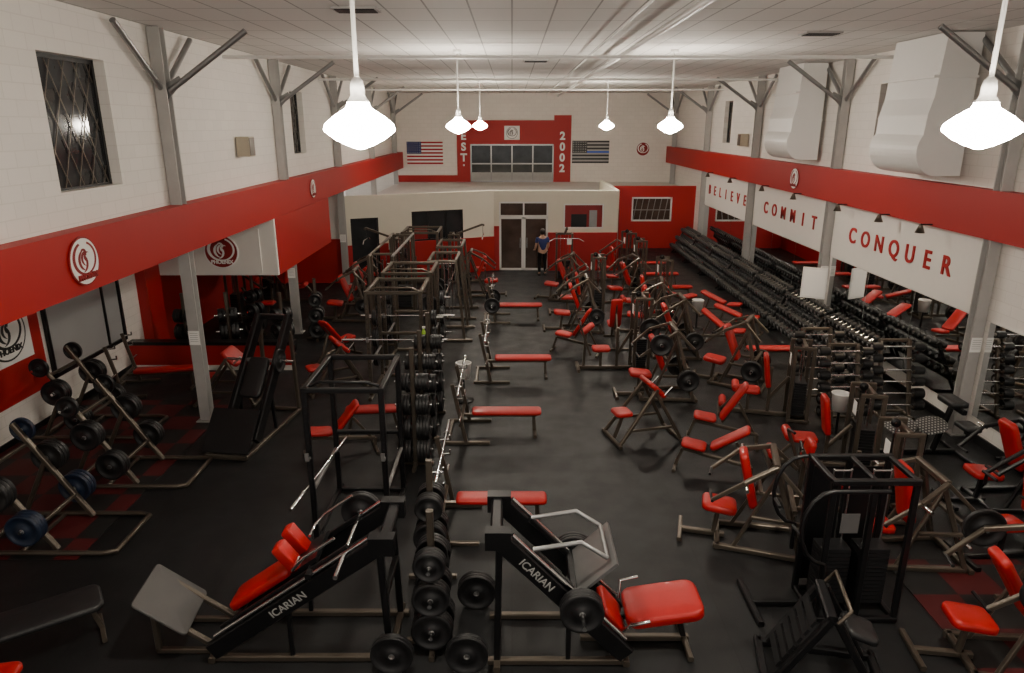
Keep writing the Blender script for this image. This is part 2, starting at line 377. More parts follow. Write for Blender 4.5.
sign(XLL+.05, 11.75, 2.0, R_LEFTWALL, .50, PAPER, INK, 'white square board with black bird emblem on red wall', PAPER, 1.25, 1.15)
sign(XR-.255, 20.6, 4.03, R_RIGHTWALL, .30, PAPER, REDD, 'round white sign with red bird emblem on red band')
sign(0.0, YB-.08, 5.12, R_FRONT, .30, PAPER, INK, 'small white square sign with black bird emblem', PAPER, .8, .7, False)
sign(6.9, YB-.03, 4.3, R_FRONT, .36, REDD, PAPER, 'round red white and blue badge sign on wall', None, 0, 0, False)
# flags
def flag(x, y, z, w, h, cols, canton, starm, label, mid=None):
    b = MB(); n_ = 13
    for i in range(n_):
        m = cols[i % 2]
        if mid and i == 6: m = mid
        z1 = h/2-h*i/n_; b.bx(-w/2, w/2, -.012, 0, z1-h/n_, z1, m)
    b.bx(-w/2, -w/2+w*.4, -.02, -.012, h/2-h*7/13, h/2, canton)
    for r_ in range(5):
        for c in range(6):
            cx = -w/2+w*.4*(c+.6)/6.2; cz = h/2-h*7/13*(r_+.6)/5.2
            pts = [((.032 if k % 2 == 0 else .013)*math.sin(k*PI/5), (.032 if k % 2 == 0 else .013)*math.cos(k*PI/5)) for k in range(10)][::-1]
            b.prism(pts, .004, starm, Matrix.Translation((cx, -.02, cz)) @ R_FRONT.to_matrix().to_4x4())
    top('wall_flag', b, label, 'flag', (x, y, z))
FR = mat('flag_red', (.4, .012, .02), .8); FB = mat('flag_blue', (.015, .025, .13), .8); TB = mat('thin_blue', (.02, .1, .6), .7)
flag(-4.6, YB-.01, 4.1, 1.9, 1.15, (FR, PAPER), FB, PAPER, 'red white and blue striped flag with stars')
flag(4.15, YB-.01, 4.15, 1.95, 1.15, (INK, GREYW), INK, PAPER, 'black and white striped flag with blue line', TB)
# slogan panels with letters and mirrors on right wall
for word, ya, yb, pa, pb in (('BELIEVE', 30.0, 25.4, 24.8, 31.0), ('COMMIT', 23.2, 19.4, 18.6, 24.4), ('CONQUER', 17.1, 13.25, 12.2, 18.2)):
    rt = root('slogan_panel', f'white wall panel with red letters reading {word}', 'sign', (XR-.055, 0, 0))
    part(rt, 'panel_board', MB().bx(0, .05, pa, pb, 2.25, 3.62, PLAS))
    for i, ch in enumerate(word):
        o = part(rt, 'letter', textmesh(ch, .52, REDW, .012, .008)); o.rotation_euler = R_RIGHTWALL
        o.location = (-.012, ya+(yb-ya)*i/(len(word)-1), 2.9)
for seg in ((6.3, 11.8), (12.2, 18.1), (18.6, 24.4), (24.8, 31)):
    n_ = 3
    for i in range(n_):
        a = seg[0]+(seg[1]-seg[0])*i/n_; c = seg[0]+(seg[1]-seg[0])*(i+1)/n_-.02
        rt = MB(); rt.bx(0, .03, a, c, .45, 2.2, MIR); top('wall_mirror', rt, 'large frameless gym mirror on wall', 'mirror', (XR-.035, 0, 0), group='wall mirrors')
# left window with black frame
b = MB(); b.M = Matrix.Translation((XLL+.01, 14.15, 0)); b.bx(0, .02, -1.25, 1.25, .85, 2.35, PANE)
for q in ((-1.33, -1.25, .77, 2.43), (1.25, 1.33, .77, 2.43), (-1.33, 1.33, .77, .85), (-1.33, 1.33, 2.35, 2.43)): b.bx(0, .06, *q, BLK)
b.bx(.0, .05, .62, .68, .85, 2.35, BLK); struct('window_12', b)
# columns with braces
def gcolumn(side=1):
    rt = root('steel_column', 'grey painted steel column with diagonal roof braces', 'column')
    b = MB(); b.bx(-.1, .1, -.1, -.08, 0, 7.06, COLM); b.bx(-.1, .1, .08, .1, 0, 7.06, COLM); b.bx(-.015, .015, -.08, .08, 0, 7.06, COLM); b.bx(-.16, .16, -.16, .16, 0, .03, COLM); part(rt, 'post', b)
    for p in ((side*1.5, 0, 7.0), (0, 1.3, 7.0), (0, -1.3, 7.0)):
        part(rt, 'brace', MB().tube([(side*.1 if p[0] else 0, 0, 6.05), p], .05, STL, 12))
    part(rt, 'gusset', MB().prism([(0, -.2), (side*.35, .15), (side*.3, .25), (0, .1)], .02, STL, Matrix.Translation((0, 0.01, 6.05)) @ R_FRONT.to_matrix().to_4x4()))
    return rt, []
for y in (12.6, 18.6, 24.6, 30.6, 36.6):
    place(gcolumn, -5.93, y, side=1)
for y in (12.0, 18.35, 24.6, 30.8, 37): place(gcolumn, 8.27, y, side=-1)
# pendants
def gpend():
    rt = root('pendant_lamp', 'prismatic glass pendant lamp on white rod', 'lamp')
    part(rt, 'rod', MB().tube([(0, 0, 5.83), (0, 0, 7.07)], .018, WHT))
    part(rt, 'canopy', MB().lathe([(0, 7.0), (.08, 7.01), (.09, 7.075)], WHT))
    part(rt, 'socket_housing', MB().lathe([(.02, 5.86), (.045, 5.83), (.055, 5.78), (.055, 5.72), (.09, 5.67)], WHT))
    part(rt, 'lamp_shade', MB().lathe([(.07, 5.69), (.10, 5.63), (.20, 5.565), (.265, 5.51), (.278, 5.47), (.27, 5.45), (.19, 5.39), (.10, 5.345), (.03, 5.32), (0, 5.315)], LAMP, n=32))
    return rt, []
for y in (5.75, 16.4, 27.4, -5):  # the row behind the camera is unseen, added for extra light
    place(gpend, -1.2, y); place(gpend, 3.70 if y == 5.75 else 3.55, y)
# ducts
def gduct():
    rt = root('air_duct', 'large white sheet metal air duct with curved outlet', 'duct')
    pr = [(.75, 2.38), (.12, 2.38), (.05, 1.3), (-.02, 1.0)] + [(.30-.42*math.cos(a), .38-.46*math.sin(a)) for a in [PI*k/20 for k in range(-4, 11)]] + [(.75, -.08)]
    M_ = Matrix(((1, 0, 0, 0), (0, 0, 1, 0), (0, 1, 0, 0), (0, 0, 0, 1)))
    part(rt, 'duct_body', MB().prism(pr, 1.75, WHT, M_))
    for z in (.95, 1.65): part(rt, 'flange', MB().box((.37, .875, z), (.80, 1.79, .04), WHT))
    return rt, []
for y in (13.2, 19.5):
    o = place(gduct, 7.5, y); o.location.z = 4.68
# conduits and ceiling vents
def conduit(a, c, r=.03, label='thin white conduit pipe below ceiling'):
    top('ceiling_conduit', MB().tube([a, c], r, WHT), label, 'pipe')
conduit((2.3, -4, 6.9), (2.3, 37, 6.9), .05); conduit((1.7, -4, 6.95), (1.7, 37, 6.95), .02)
for y in (15.3, 22.6, 29): conduit((-5.9, y, 6.83), (8.3, y, 6.83), .035)
for x, y in ((-2.2, 10.8), (-2.0, 8.8), (4.8, 9.2), (5.5, 13.5), (0.6, 19)):
    b = MB(); b.bx(-.32, .32, -.2, .2, 7.05, 7.078, GREYW)
    for i in range(6): b.bx(-.28, .28, -.17+.06*i, -.15+.06*i, 7.035, 7.05, BLK)
    top('ceiling_vent', b, 'dark louvred air vent in tiled ceiling', 'vent', (x, y, 0), group='ceiling vents')
# wall spots on right
def gspot():
    rt = root('wall_spotlight', 'small cone spotlight mounted above slogan panel', 'lamp')
    part(rt, 'bracket', MB().tube([(0, 0, 3.66), (-.22, 0, 3.66)], .015, BLK)); part(rt, 'lamp_shade', MB().lathe([(.03, 3.66), (.09, 3.50), (.085, 3.50), (.02, 3.64)], BRZ, (-.22, 0, 0)))
    part(rt, 'bulb', MB().lathe([(0, 3.60), (.04, 3.56), (.03, 3.51), (0, 3.50)], LAMPS, (-.22, 0, 0)))
    return rt, []
for y in (13.6, 15.2, 17.2, 20, 22.6, 26, 29):
    place(gspot, XR-.26, y)
    l = bpy.data.lights.new('spot_glow', 'SPOT'); l.energy = 110; l.spot_size = 1.5; l.spot_blend = .8; l.color = (1, .78, .52); l.shadow_soft_size = .04
    o = bpy.data.objects.new('spot_glow', l); COL.objects.link(o); o.location = (XR-.48, y, 3.47); o.rotation_euler = (0, math.radians(30), 0)
# speakers
for x, y, z, rz in ((XL+.17, 16.0, 5.05, 0), (XR-.17, 25.9, 5.0, 0)):
    rt = root('wall_speaker', 'tan box speaker mounted on block wall', 'speaker', (x, y, z)); part(rt, 'cabinet', MB().box((0, 0, 0), (.28, .34, .42), TAN)); part(rt, 'grille', MB().box((.145 if x < 0 else -.145, 0, 0), (.01, .3, .38), BRZ))
# ------------------------------------------------------------------ EQUIPMENT
def gbench(L=1.25, w=.30, m=RED, f=BRZ):
    rt = root('flat_bench', f'flat workout bench with {"red" if m is RED else "black"} vinyl pad and steel legs', 'bench')
    part(rt, 'seat', MB().pad((0, 0, .44), (L, w, .08), m)); part(rt, 'frame', MB().beam((-L*.42, 0, .37), (L*.42, 0, .37), f, .06))
    for s_ in (-1, 1): part(rt, 'leg', MB().beam((s_*L*.38, 0, .37), (s_*L*.45, 0, .04), f, .05).beam((s_*L*.45, -.26, .03), (s_*L*.45, .26, .03), f, .05))
    return rt, []
def gincl(ang=50, m=RED, f=BRZ, L=.8):
    rt = root('incline_bench', 'adjustable incline bench with red vinyl pads', 'bench'); a = math.radians(ang); ca, sa = math.cos(a), math.sin(a)
    part(rt, 'seat', MB().pad((.42, 0, .46), (.4, .32, .08), m, (0, -.12, 0)))
    part(rt, 'backrest', MB().pad((.15-ca*L/2, 0, .46+sa*L/2), (L, .30, .08), m, (0, a, 0)))
    b = MB().beam((.6, 0, .36), (-.5, 0, .2), f).beam((.12, 0, .38), (.15-ca*L*.9, 0, .40+sa*L*.9), f, .05).beam((-.45, 0, .2), (.1-ca*L*.6, 0, .36+sa*L*.6), f, .045)
    b.beam((-.5, -.3, .03), (-.5, .3, .03), f, .05).beam((-.5, 0, .2), (-.5, 0, .03), f, .05).beam((.6, 0, .36), (.7, 0, .03), f, .05).beam((.7, -.22, .03), (.7, .22, .03), f, .05)
    part(rt, 'frame', b)
    return rt, []
def gbp(L=1.28, pl=0, f=BRZ, tall=1.15, brb=1):
    rt = root('bench_press_station', 'bench press station with red bench and steel uprights', 'weight bench')
    part(rt, 'seat', MB().pad((.1, 0, .44), (L, .30, .08), RED))
    b = MB().beam((-.7, 0, .36), (.65, 0, .36), f).beam((.6, 0, .36), (.62, 0, .03), f).beam((.62, -.25, .03), (.62, .25, .03), f).beam((-.95, -.5, .03), (-.95, .5, .03), f).beam((-.72, -.5, .36), (-.72, .5, .36), f)
    part(rt, 'frame', b)
    for s_ in (-1, 1):
        b = MB().beam((-.62, s_*.5, 0.03), (-.85, s_*.5, tall), f, .065).beam((-1.0, s_*.5, .03), (-.2, s_*.5, .03), f, .06)
        for z in (tall-.28, tall-.05): b.beam((-.8, s_*.5, z), (-.66, s_*.5, z+.01), CHR, .03).beam((-.66, s_*.5, z), (-.66, s_*.5, z+.08), CHR, .025)
        b.tube([(-.72, s_*.53, .55), (-.72, s_*.78, .55)], .024, CHR); part(rt, 'upright', b)
    att = []
    if brb: att.append(lambda o: barbell(o, (-.72, 0, tall+.0), PI/2))
    if pl: att += [lambda o: plates(o, (-.72, .54, .55), (0, 1), pl), lambda o: plates(o, (-.72, -.54, .55), (0, -1), pl)]
    return rt, att
def grack(w=1.1, d=1.3, h=2.25, f=BLK, pegs=0, bar=1, barz=1.3):
    rt = root('power_rack', f'{"black" if f is BLK else "bronze grey"} steel power rack with four uprights', 'squat rack')
    for sx in (-1, 1):
        for sy in (-1, 1):
            b = MB().beam((sx*w/2, sy*d/2, 0), (sx*w/2, sy*d/2, h), f, .075)
            for i in range(18):
                z = .25+i*(h-.4)/18; b.box((sx*w/2-sx*.0, sy*d/2-.0385, z), (.02, .002, .02), IRON)
            part(rt, 'upright', b)
    b = MB()
    for sx in (-1, 1): b.beam((sx*w/2, -d/2-.2, .035), (sx*w/2, d/2+.15, .035), f, .07)
    b.beam((-w/2, d/2, .035), (w/2, d/2, .035), f, .07); part(rt, 'base', b)
    b = MB()
    for sx in (-1, 1): b.beam((sx*w/2, -d/2, h-.035), (sx*w/2, d/2, h-.035), f, .07)
    for sy in (-1, 1): b.beam((-w/2, sy*d/2, h-.035), (w/2, sy*d/2, h-.035), f, .07)
    part(rt, 'top_frame', b); part(rt, 'crossmember', MB().beam((-w/2, d/2, h*.45), (w/2, d/2, h*.45), f, .06))
    part(rt, 'pull_up_bar', MB().tube([(-w/2, -d/2+.15, h-.05), (-w/2+.2, -d/2+.05, h+.06), (w/2-.2, -d/2+.05, h+.06), (w/2, -d/2+.15, h-.05)], .02, f))
    for sx in (-1, 1): part(rt, 'safety_bar', MB().beam((sx*(w/2-.0), -d/2, .75), (sx*(w/2-.0), d/2, .75), STL, .045))
    for sx in (-1, 1):
        part(rt, 'hook', MB().box((sx*w/2, -d/2-.06, barz-.03), (.05, .12, .03), STL).box((sx*w/2, -d/2-.12, barz+.02), (.05, .02, .10), STL))
    att = []
    if pegs:
        for sx in (-1, 1):
            for z, n_, r in ((.5, 2, .225), (.95, 2, .225), (1.4, 2, .17)):
                part(rt, 'plate_peg', MB().tube([(sx*w/2, d/2, z), (sx*(w/2+.32), d/2, z)], .024, CHR))
                att.append(lambda o, sx=sx, z=z, n_=n_, r=r: plates(o, (sx*(w/2+.06), d/2, z), (sx, 0), n_, r))
    if bar: att.append(lambda o: barbell(o, (0, -d/2-.07, barz), 0))
    return rt, att
def gtree(m=RUB, n=3, levels=3, f=BRZ, both=1):
    rt = root('plate_tree', 'steel plate tree loaded with black weight plates', 'plate rack')
    b = MB().beam((0, -.3, .04), (0, .3, .04), f).beam((-.3, 0, .04), (.3, 0, .04), f).beam((0, 0, 0), (0, 0, .4+.42*levels), f, .075); part(rt, 'frame', b)
    att = []
    for k in range(levels):
        z = .30+.40*k; r = (.225, .20, .17, .14)[k]
        part(rt, 'plate_peg', MB().tube([(-.30, 0, z), (.30, 0, z)], .024, CHR))
        for s_ in ((-1, 1) if both else (-1,)): att.append(lambda o, z=z, r=r, s_=s_: plates(o, (s_*.05, 0, z), (s_, 0), n, r, .05 if n > 2 else .08, m))
    return rt, att
def gslant(m=RUB):
    f = BRZ
    rt = root('plate_storage_frame', 'bronze steel slanted frame holding weight plates above long floor feet', 'plate rack')
    b = MB().tube([(-1.0, -.5, .04), (.8, -.5, .04), (.95, -.45, .04), (.95, .45, .04), (.8, .5, .04), (-1.0, .5, .04)], .035, f)
    b.beam((-.9, -.5, .04), (-.9, .5, .04), f).beam((-.3, -.5, .04), (-.3, .5, .04), f, .05); part(rt, 'base', b)
    for s_ in (-1, 1):
        b = MB().beam((.15, s_*.42, .05), (-.75, s_*.42, 1.5), f, .07).beam((-.85, s_*.42, .05), (-.40, s_*.42, .92), f, .06); part(rt, 'upright', b)
    part(rt, 'crossmember', MB().beam((-.05, -.42, .4), (-.05, .42, .4), f, .05)); part(rt, 'crossmember', MB().beam((-.6, -.42, 1.2), (-.6, .42, 1.2), f, .05))
    for t in (.28, .62, .92):
        for s_ in (-1, 1): part(rt, 'plate_peg', MB().tube([(.15-.9*t, s_*.42, .05+1.45*t), (.15-.9*t, s_*.70, .05+1.45*t)], .024, CHR))
    att = []
    for t, r, k in ((.28, .225, 3), (.62, .225, 3), (.92, .17, 1)):
        for s_ in (-1, 1):
            mm_ = m if t != .62 else RUB
            att.append(lambda o, t=t, r=r, s_=s_, mm_=mm_, k=k: plates(o, (.15-.9*t, s_*.47, .05+1.45*t), (0, s_), k, r, .06, mm_))
    return rt, att
def sgn(x): return 1 if x > 0 else -1
def glegpress(f=BLK, hack=0):
    name = 'hack_squat_machine' if hack else 'leg_press_machine'
    rt = root(name, ('black angled hack squat machine with red back pad and shoulder pads' if hack else 'black angled leg press machine with red seat and loaded sled'), 'exercise machine')
    lo, hi = ((-.95, .12), (.95, 1.45)) if hack else ((.75, .12), (-.62, 1.55))
    d = V((hi[0]-lo[0], 0, hi[1]-lo[1])).normalized(); nrm = V((-d.z, 0, d.x)); nrm = nrm if nrm.z > 0 else -nrm
    for s_ in (-1, 1):
        part(rt, 'rail', MB().beam((lo[0], s_*.36, lo[1]), (hi[0], s_*.36, hi[1]), f, .08, .20)); part(rt, 'guide_rod', MB().tube([V((lo[0], s_*.36, lo[1]))+nrm*.13+d*.15, V((hi[0], s_*.36, hi[1]))+nrm*.13-d*.1], .022, CHR))
    x1 = hi[0]
    b = MB()
    for s_ in (-1, 1):
        b.beam((x1, s_*.36, 0.03), (x1*.95, s_*.36, hi[1]-.05), f, .07).beam((lo[0], s_*.36, .04), (x1+.1*sgn(x1), s_*.36, .04), BRZ, .07)
        b.beam((x1*.45+lo[0]*.55, s_*.36, .04), (x1*.45+lo[0]*.55, s_*.36, lo[1]+(hi[1]-lo[1])*.45), f, .05)
        b.box((hi[0]-.02*sgn(x1), s_*.36, hi[1]-.02), (.26, .14, .20), f)
    b.beam((x1, -.5, .04), (x1, .5, .04), BRZ, .07).beam((lo[0], -.42, .04), (lo[0], .42, .04), BRZ, .07).beam((hi[0], -.36, hi[1]), (hi[0], .36, hi[1]), f, .12).beam((hi[0]*.98, -.36, .8), (hi[0]*.98, .36, .8), f, .06)
    part(rt, 'base', b)
    tt = .46 if hack else .70
    o = part(rt, 'lettering', textmesh('ICARIAN', .12, DECAL, .002, .001)); mid = V((lo[0]+(hi[0]-lo[0])*tt, -.403, lo[1]+(hi[1]-lo[1])*tt))
    o.location = mid; a = math.atan2(d.z, d.x); a = a if hack else a-PI
    o.rotation_euler = (Matrix.Rotation(-a, 3, 'Y') @ R_FRONT.to_matrix()).to_euler()
    att = []
    def at(t, n_=0, y=0): return V((lo[0], y, lo[1])) + V((hi[0]-lo[0], 0, hi[1]-lo[1]))*t + nrm*n_
    tl = math.atan2(d.z, d.x)
    if hack:
        part(rt, 'footplate', MB().pad((-1.50, -.02, .52), (.66, .74, .03), GBRD, (0, .70, .10), .05), 'flat matt grey steel footplate')
        part(rt, 'footplate_bracket', MB().beam((-1.60, .25, .56), (-.95, .25, .08), BRZ, .06).beam((-1.60, -.25, .56), (-.95, -.25, .08), BRZ, .06).beam((-1.6, -.25, .04), (-.9, -.25, .04), BRZ).beam((-1.6, .25, .04), (-.9, .25, .04), BRZ).beam((-.95, -.25, .06), (-.95, .25, .06), BRZ).beam((-1.58, -.25, .04), (-1.58, -.25, .55), BRZ).beam((-1.58, .25, .04), (-1.58, .25, .55), BRZ))
        part(rt, 'backrest', MB().pad(at(.33, .22), (.85, .40, .10), RED, (0, -tl, 0)))
        for s_ in (-1, 1): part(rt, 'shoulder_pad', MB().pad(at(.55, .36, s_*.16), (.13, .18, .36), RED, (0, -tl, 0))); part(rt, 'handle', MB().tube([at(.60, .3, s_*.2), at(.60, .3, s_*.42), at(.68, .35, s_*.42), at(.85, .35, s_*.42)], .018, CHR))
        b = MB().beam(at(.1, .15, -.3), at(.84, .15, -.3), f, .05).beam(at(.1, .15, .3), at(.84, .15, .3), f, .05).beam(at(.2, .15, -.3), at(.2, .15, .3), f, .05).beam(at(.63, .15, -.42), at(.63, .15, .42), f, .06).box(at(.6, .2), (.34, .5, .04), f, (0, -tl, 0))
        part(rt, 'carriage', b); part(rt, 'plate_peg', MB().tube([at(.82, .12, -.75), at(.82, .12, .75)], .025, CHR))
        att.append(lambda o: plates(o, at(.82, .12, .45), (0, 1), 2))
    else:
        part(rt, 'seat', MB().pad((.62, 0, .42), (.40, .46, .09), RED, (0, .9, 0))); part(rt, 'backrest', MB().pad((1.18, 0, .48), (.84, .60, .12), RED, (0, -.16, 0)))
        part(rt, 'seat_frame', MB().beam((.6, 0, .3), (1.5, 0, .44), f, .07).beam((1.35, 0, .4), (1.45, 0, .04), f, .06).beam((.3, 0, .04), (1.5, 0, .04), BRZ, .07).beam((1.45, -.35, .04), (1.45, .35, .04), BRZ, .06))
        for s_ in (-1, 1): part(rt, 'handle', MB().tube([(.75, s_*.26, .35), (.78, s_*.38, .5), (.98, s_*.38, .55)], .018, CHR))
        b = MB().box(at(.46, .38), (.03, .78, .60), STL, (0, -tl+0, 0)); part(rt, 'footplate', b)
        b = MB()
        for s_ in (-1, 1): b.beam(at(.3, .12, s_*.3), at(.8, .12, s_*.3), f, .06).tube([at(.8, .14, s_*.3), at(.66, .55, s_*.3), at(.5, .62, s_*.3)], .025, STL)
        b.beam(at(.48, .12, -.42), at(.48, .12, .42), f, .07).tube([at(.5, .62, -.3), at(.5, .62, .3)], .025, STL); part(rt, 'carriage', b)
        part(rt, 'plate_peg', MB().tube([at(.42, .10, -.8), at(.42, .10, .8)], .025, CHR))
        for s_ in (-1, 1): att.append(lambda o, s_=s_: plates(o, at(.42, .10, s_*.44), (0, s_), 3))
    return rt, att
def gstack(kind='press', f=BRZ, h=1.75):
    rt = root({'press': 'chest_press_machine', 'row': 'seated_row_machine', 'leg': 'leg_extension_machine', 'curl': 'arm_curl_machine', 'pull': 'lat_pulldown_machine'}[kind], f'{"black" if f is BLK else "bronze grey"} weight stack machine with red vinyl pads', 'exercise machine')
    b = MB()
    for sy in (-1, 1): b.beam((-.85, sy*.28, .0), (-.85, sy*.28, h), f, .07, .05).beam((-.52, sy*.28, .0), (-.52, sy*.28, h), f, .07, .05).beam((-.88, sy*.28, h), (-.49, sy*.28, h), f, .06).beam((-.88, sy*.28, .04), (-.49, sy*.28, .04), f, .06)
    b.beam((-.7, -.28, h), (-.7, .28, h), f, .08).beam((-.88, -.28, .04), (-.88, .28, .04), f, .06)
    b.beam((-.85, 0, .04), (.75, 0, .04), f, .08).beam((.75, -.32, .04), (.75, .32, .04), f, .07)
    b.beam((-.5, 0, h*.55), (-.16, 0, .35), f, .06).beam((-.16, 0, .04), (-.16, 0, 1.0), f, .06)
    part(rt, 'frame', b); b = MB()
    for i in range(13): b.box((-.69, 0, .14+.052*i), (.22, .44, .044), IRON)
    part(rt, 'weight_stack', b)
    part(rt, 'guide_rod', MB().tube([(-.69, -.14, .1), (-.69, -.14, h-.03)], .012, CHR).tube([(-.69, .14, .1), (-.69, .14, h-.03)], .012, CHR).tube([(-.69, 0, .8), (-.69, 0, h-.03)], .005, BLK))
    part(rt, 'pulley', MB().lathe([(.02, -.015), (.065, -.015), (.055, 0), (.065, .015), (.02, .015)], BLK, (-.60, 0, h+.06), 'y'))
    part(rt, 'instruction_placard', MB().box((-.46, .16, h-.25), (.006, .16, .22), PAPER))
    part(rt, 'seat', MB().pad((.22, 0, .50), (.42, .36, .09), RED)); b = MB().beam((.22, 0, .04), (.22, 0, .45), f, .06); part(rt, 'seat_post', b)
    if kind in ('press', 'leg'):
        part(rt, 'backrest', MB().pad((-.08, 0, .93), (.68, .32, .09), RED, (0, PI/2+.15, 0)))
    if kind == 'press':
        for s_ in (-1, 1): part(rt, 'press_arm', MB().beam((-.35, s_*.38, 1.45), (.28, s_*.42, 1.02), f, .05).beam((-.35, s_*.05, 1.45), (-.35, s_*.38, 1.45), f, .05)); part(rt, 'handle', MB().tube([(.28, s_*.47, 1.02), (.30, s_*.2, 1.02)], .022, BLK).tube([(.26, s_*.42, 1.05), (.26, s_*.42, .85)], .022, BLK))
    if kind == 'leg':
        part(rt, 'lever_arm', MB().beam((.45, .24, .48), (.72, .24, .15), f, .05).tube([(.45, -.28, .48), (.45, .28, .48)], .022, CHR))
        for z, x in ((.2, .70), (.56, .48)):
            part(rt, 'roller_pad', MB().lathe([(0, -.2), (.07, -.2), (.075, -.18), (.075, .18), (.07, .2), (0, .2)], RED, (x, 0, z), 'y'))
    if kind in ('row', 'curl'):
        part(rt, 'chest_pad', MB().pad((.55, 0, .98), (.36, .30, .09), RED, (0, PI/2-.2 if kind == 'row' else .7, 0))); part(rt, 'chest_pad_post', MB().beam((.62, 0, .04), (.58, 0, .9), f, .06))
        for s_ in (-1, 1): part(rt, 'lever_arm', MB().beam((.5, s_*.36, .45), (.75, s_*.36, 1.15), f, .05).tube([(.75, s_*.36, 1.15), (.72, s_*.14, 1.18)], .02, BLK))
    if kind == 'pull':
        part(rt, 'top_boom', MB().beam((-.6, 0, h), (.35, 0, h+.35), f, .07).beam((.35, 0, h+.35), (.4, 0, h+.3), f, .07))
        part(rt, 'lat_bar', MB().tube([(.35, -.6, h-.12), (.35, -.42, h-.02), (.35, .42, h-.02), (.35, .6, h-.12)], .015, CHR).tube([(.35, 0, h-.02), (.35, 0, h+.33)], .006, BLK))
        for s_ in (-1, 1): part(rt, 'roller_pad', MB().lathe([(0, -.12), (.07, -.12), (.07, .12), (0, .12)], RED, (.42, s_*.18, .68), 'y'))
        part(rt, 'thigh_post', MB().beam((.42, 0, .04), (.42, 0, .7), f, .05))
    return rt, []
def gtower(h=1.8):
    f = BLK; rt = root('cable_tower_machine', 'tall black double weight stack tower with arched tube handles', 'exercise machine')
    b = MB()
    for x in (-.45, .0, .45):
        for y in (-.3, .3): b.beam((x, y, 0), (x, y, h), f, .07, .05)
    for y in (-.3, .3): b.beam((-.48, y, h), (.48, y, h), f, .07).beam((-.48, y, .04), (.48, y, .04), f, .07)
    for x in (-.45, 0, .45): b.beam((x, -.3, h), (x, .3, h), f, .06).beam((x, -.3, .04), (x, .3, .04), f, .06)
    b.beam((-1.1, 0, .04), (-.45, 0, .04), f, .08).beam((-1.1, -.4, .04), (-1.1, .4, .04), f, .07); part(rt, 'frame', b)
    for x in (-.225, .225):
        b = MB()
        for i in range(14): b.box((x, 0, .14+.052*i), (.34, .24, .044), IRON)
        part(rt, 'weight_stack', b); part(rt, 'guide_rod', MB().tube([(x-.1, 0, .1), (x-.1, 0, h)], .012, CHR).tube([(x+.1, 0, .1), (x+.1, 0, h)], .012, CHR).tube([(x-.1, 0, h-.02), (x+.1, 0, h-.02)], .012, CHR))
        part(rt, 'shroud', MB().box((x, .33, h*.5), (.36, .012, h*.85), BLK))
    part(rt, 'instruction_placard', MB().box((-.225, -.31, h*.72), (.2, .006, .24), STL))
    for s_ in (-1, 1):
        pts = [(-.5, s_*.42, .5)] + [(-.5-.30*math.sin(a)*1.0, s_*.42, 1.3+.45*math.cos(a)*-1) for a in [PI*k/8 for k in range(9)]] + [(.1, s_*.42, 1.75)]
        part(rt, 'arched_arm', MB().tube(pts, .025, f)); part(rt, 'handle', MB().tube([(-.78, s_*.42, 1.2), (-.80, s_*.2, 1.2)], .02, BVN))
    return rt, []
def glow():
    f = BLK; rt = root('glute_machine', 'low black slotted leg machine with angled footplate', 'exercise machine')
    b = MB()
    for s_ in (-1, 1): b.beam((-.55, s_*.28, .04), (.6, s_*.28, .04), f, .08).beam((-.45, s_*.28, .04), (.0, s_*.28, .85), f, .08).beam((.5, s_*.28, .04), (.05, s_*.28, .85), f, .08)
    b.beam((-.55, -.34, .04), (-.55, .34, .04), f, .08).beam((.6, -.34, .04), (.6, .34, .04), f, .08).beam((0, -.3, .85), (0, .3, .85), f, .10)
    part(rt, 'frame', b); b = MB()
    for i in range(6): b.box((-.42+.055*i, 0, .20+.105*i), (.08, .46, .03), IRON, (0, -1.1, 0))
    part(rt, 'slotted_footplate', b); part(rt, 'handle', MB().tube([(.05, -.33, .85), (.15, -.33, 1.0), (.15, .33, 1.0), (.05, .33, .85)], .02, BRZ))
    part(rt, 'seat', MB().pad((.35, 0, .58), (.34, .36, .09), BVN, (0, .3, 0))); return rt, []
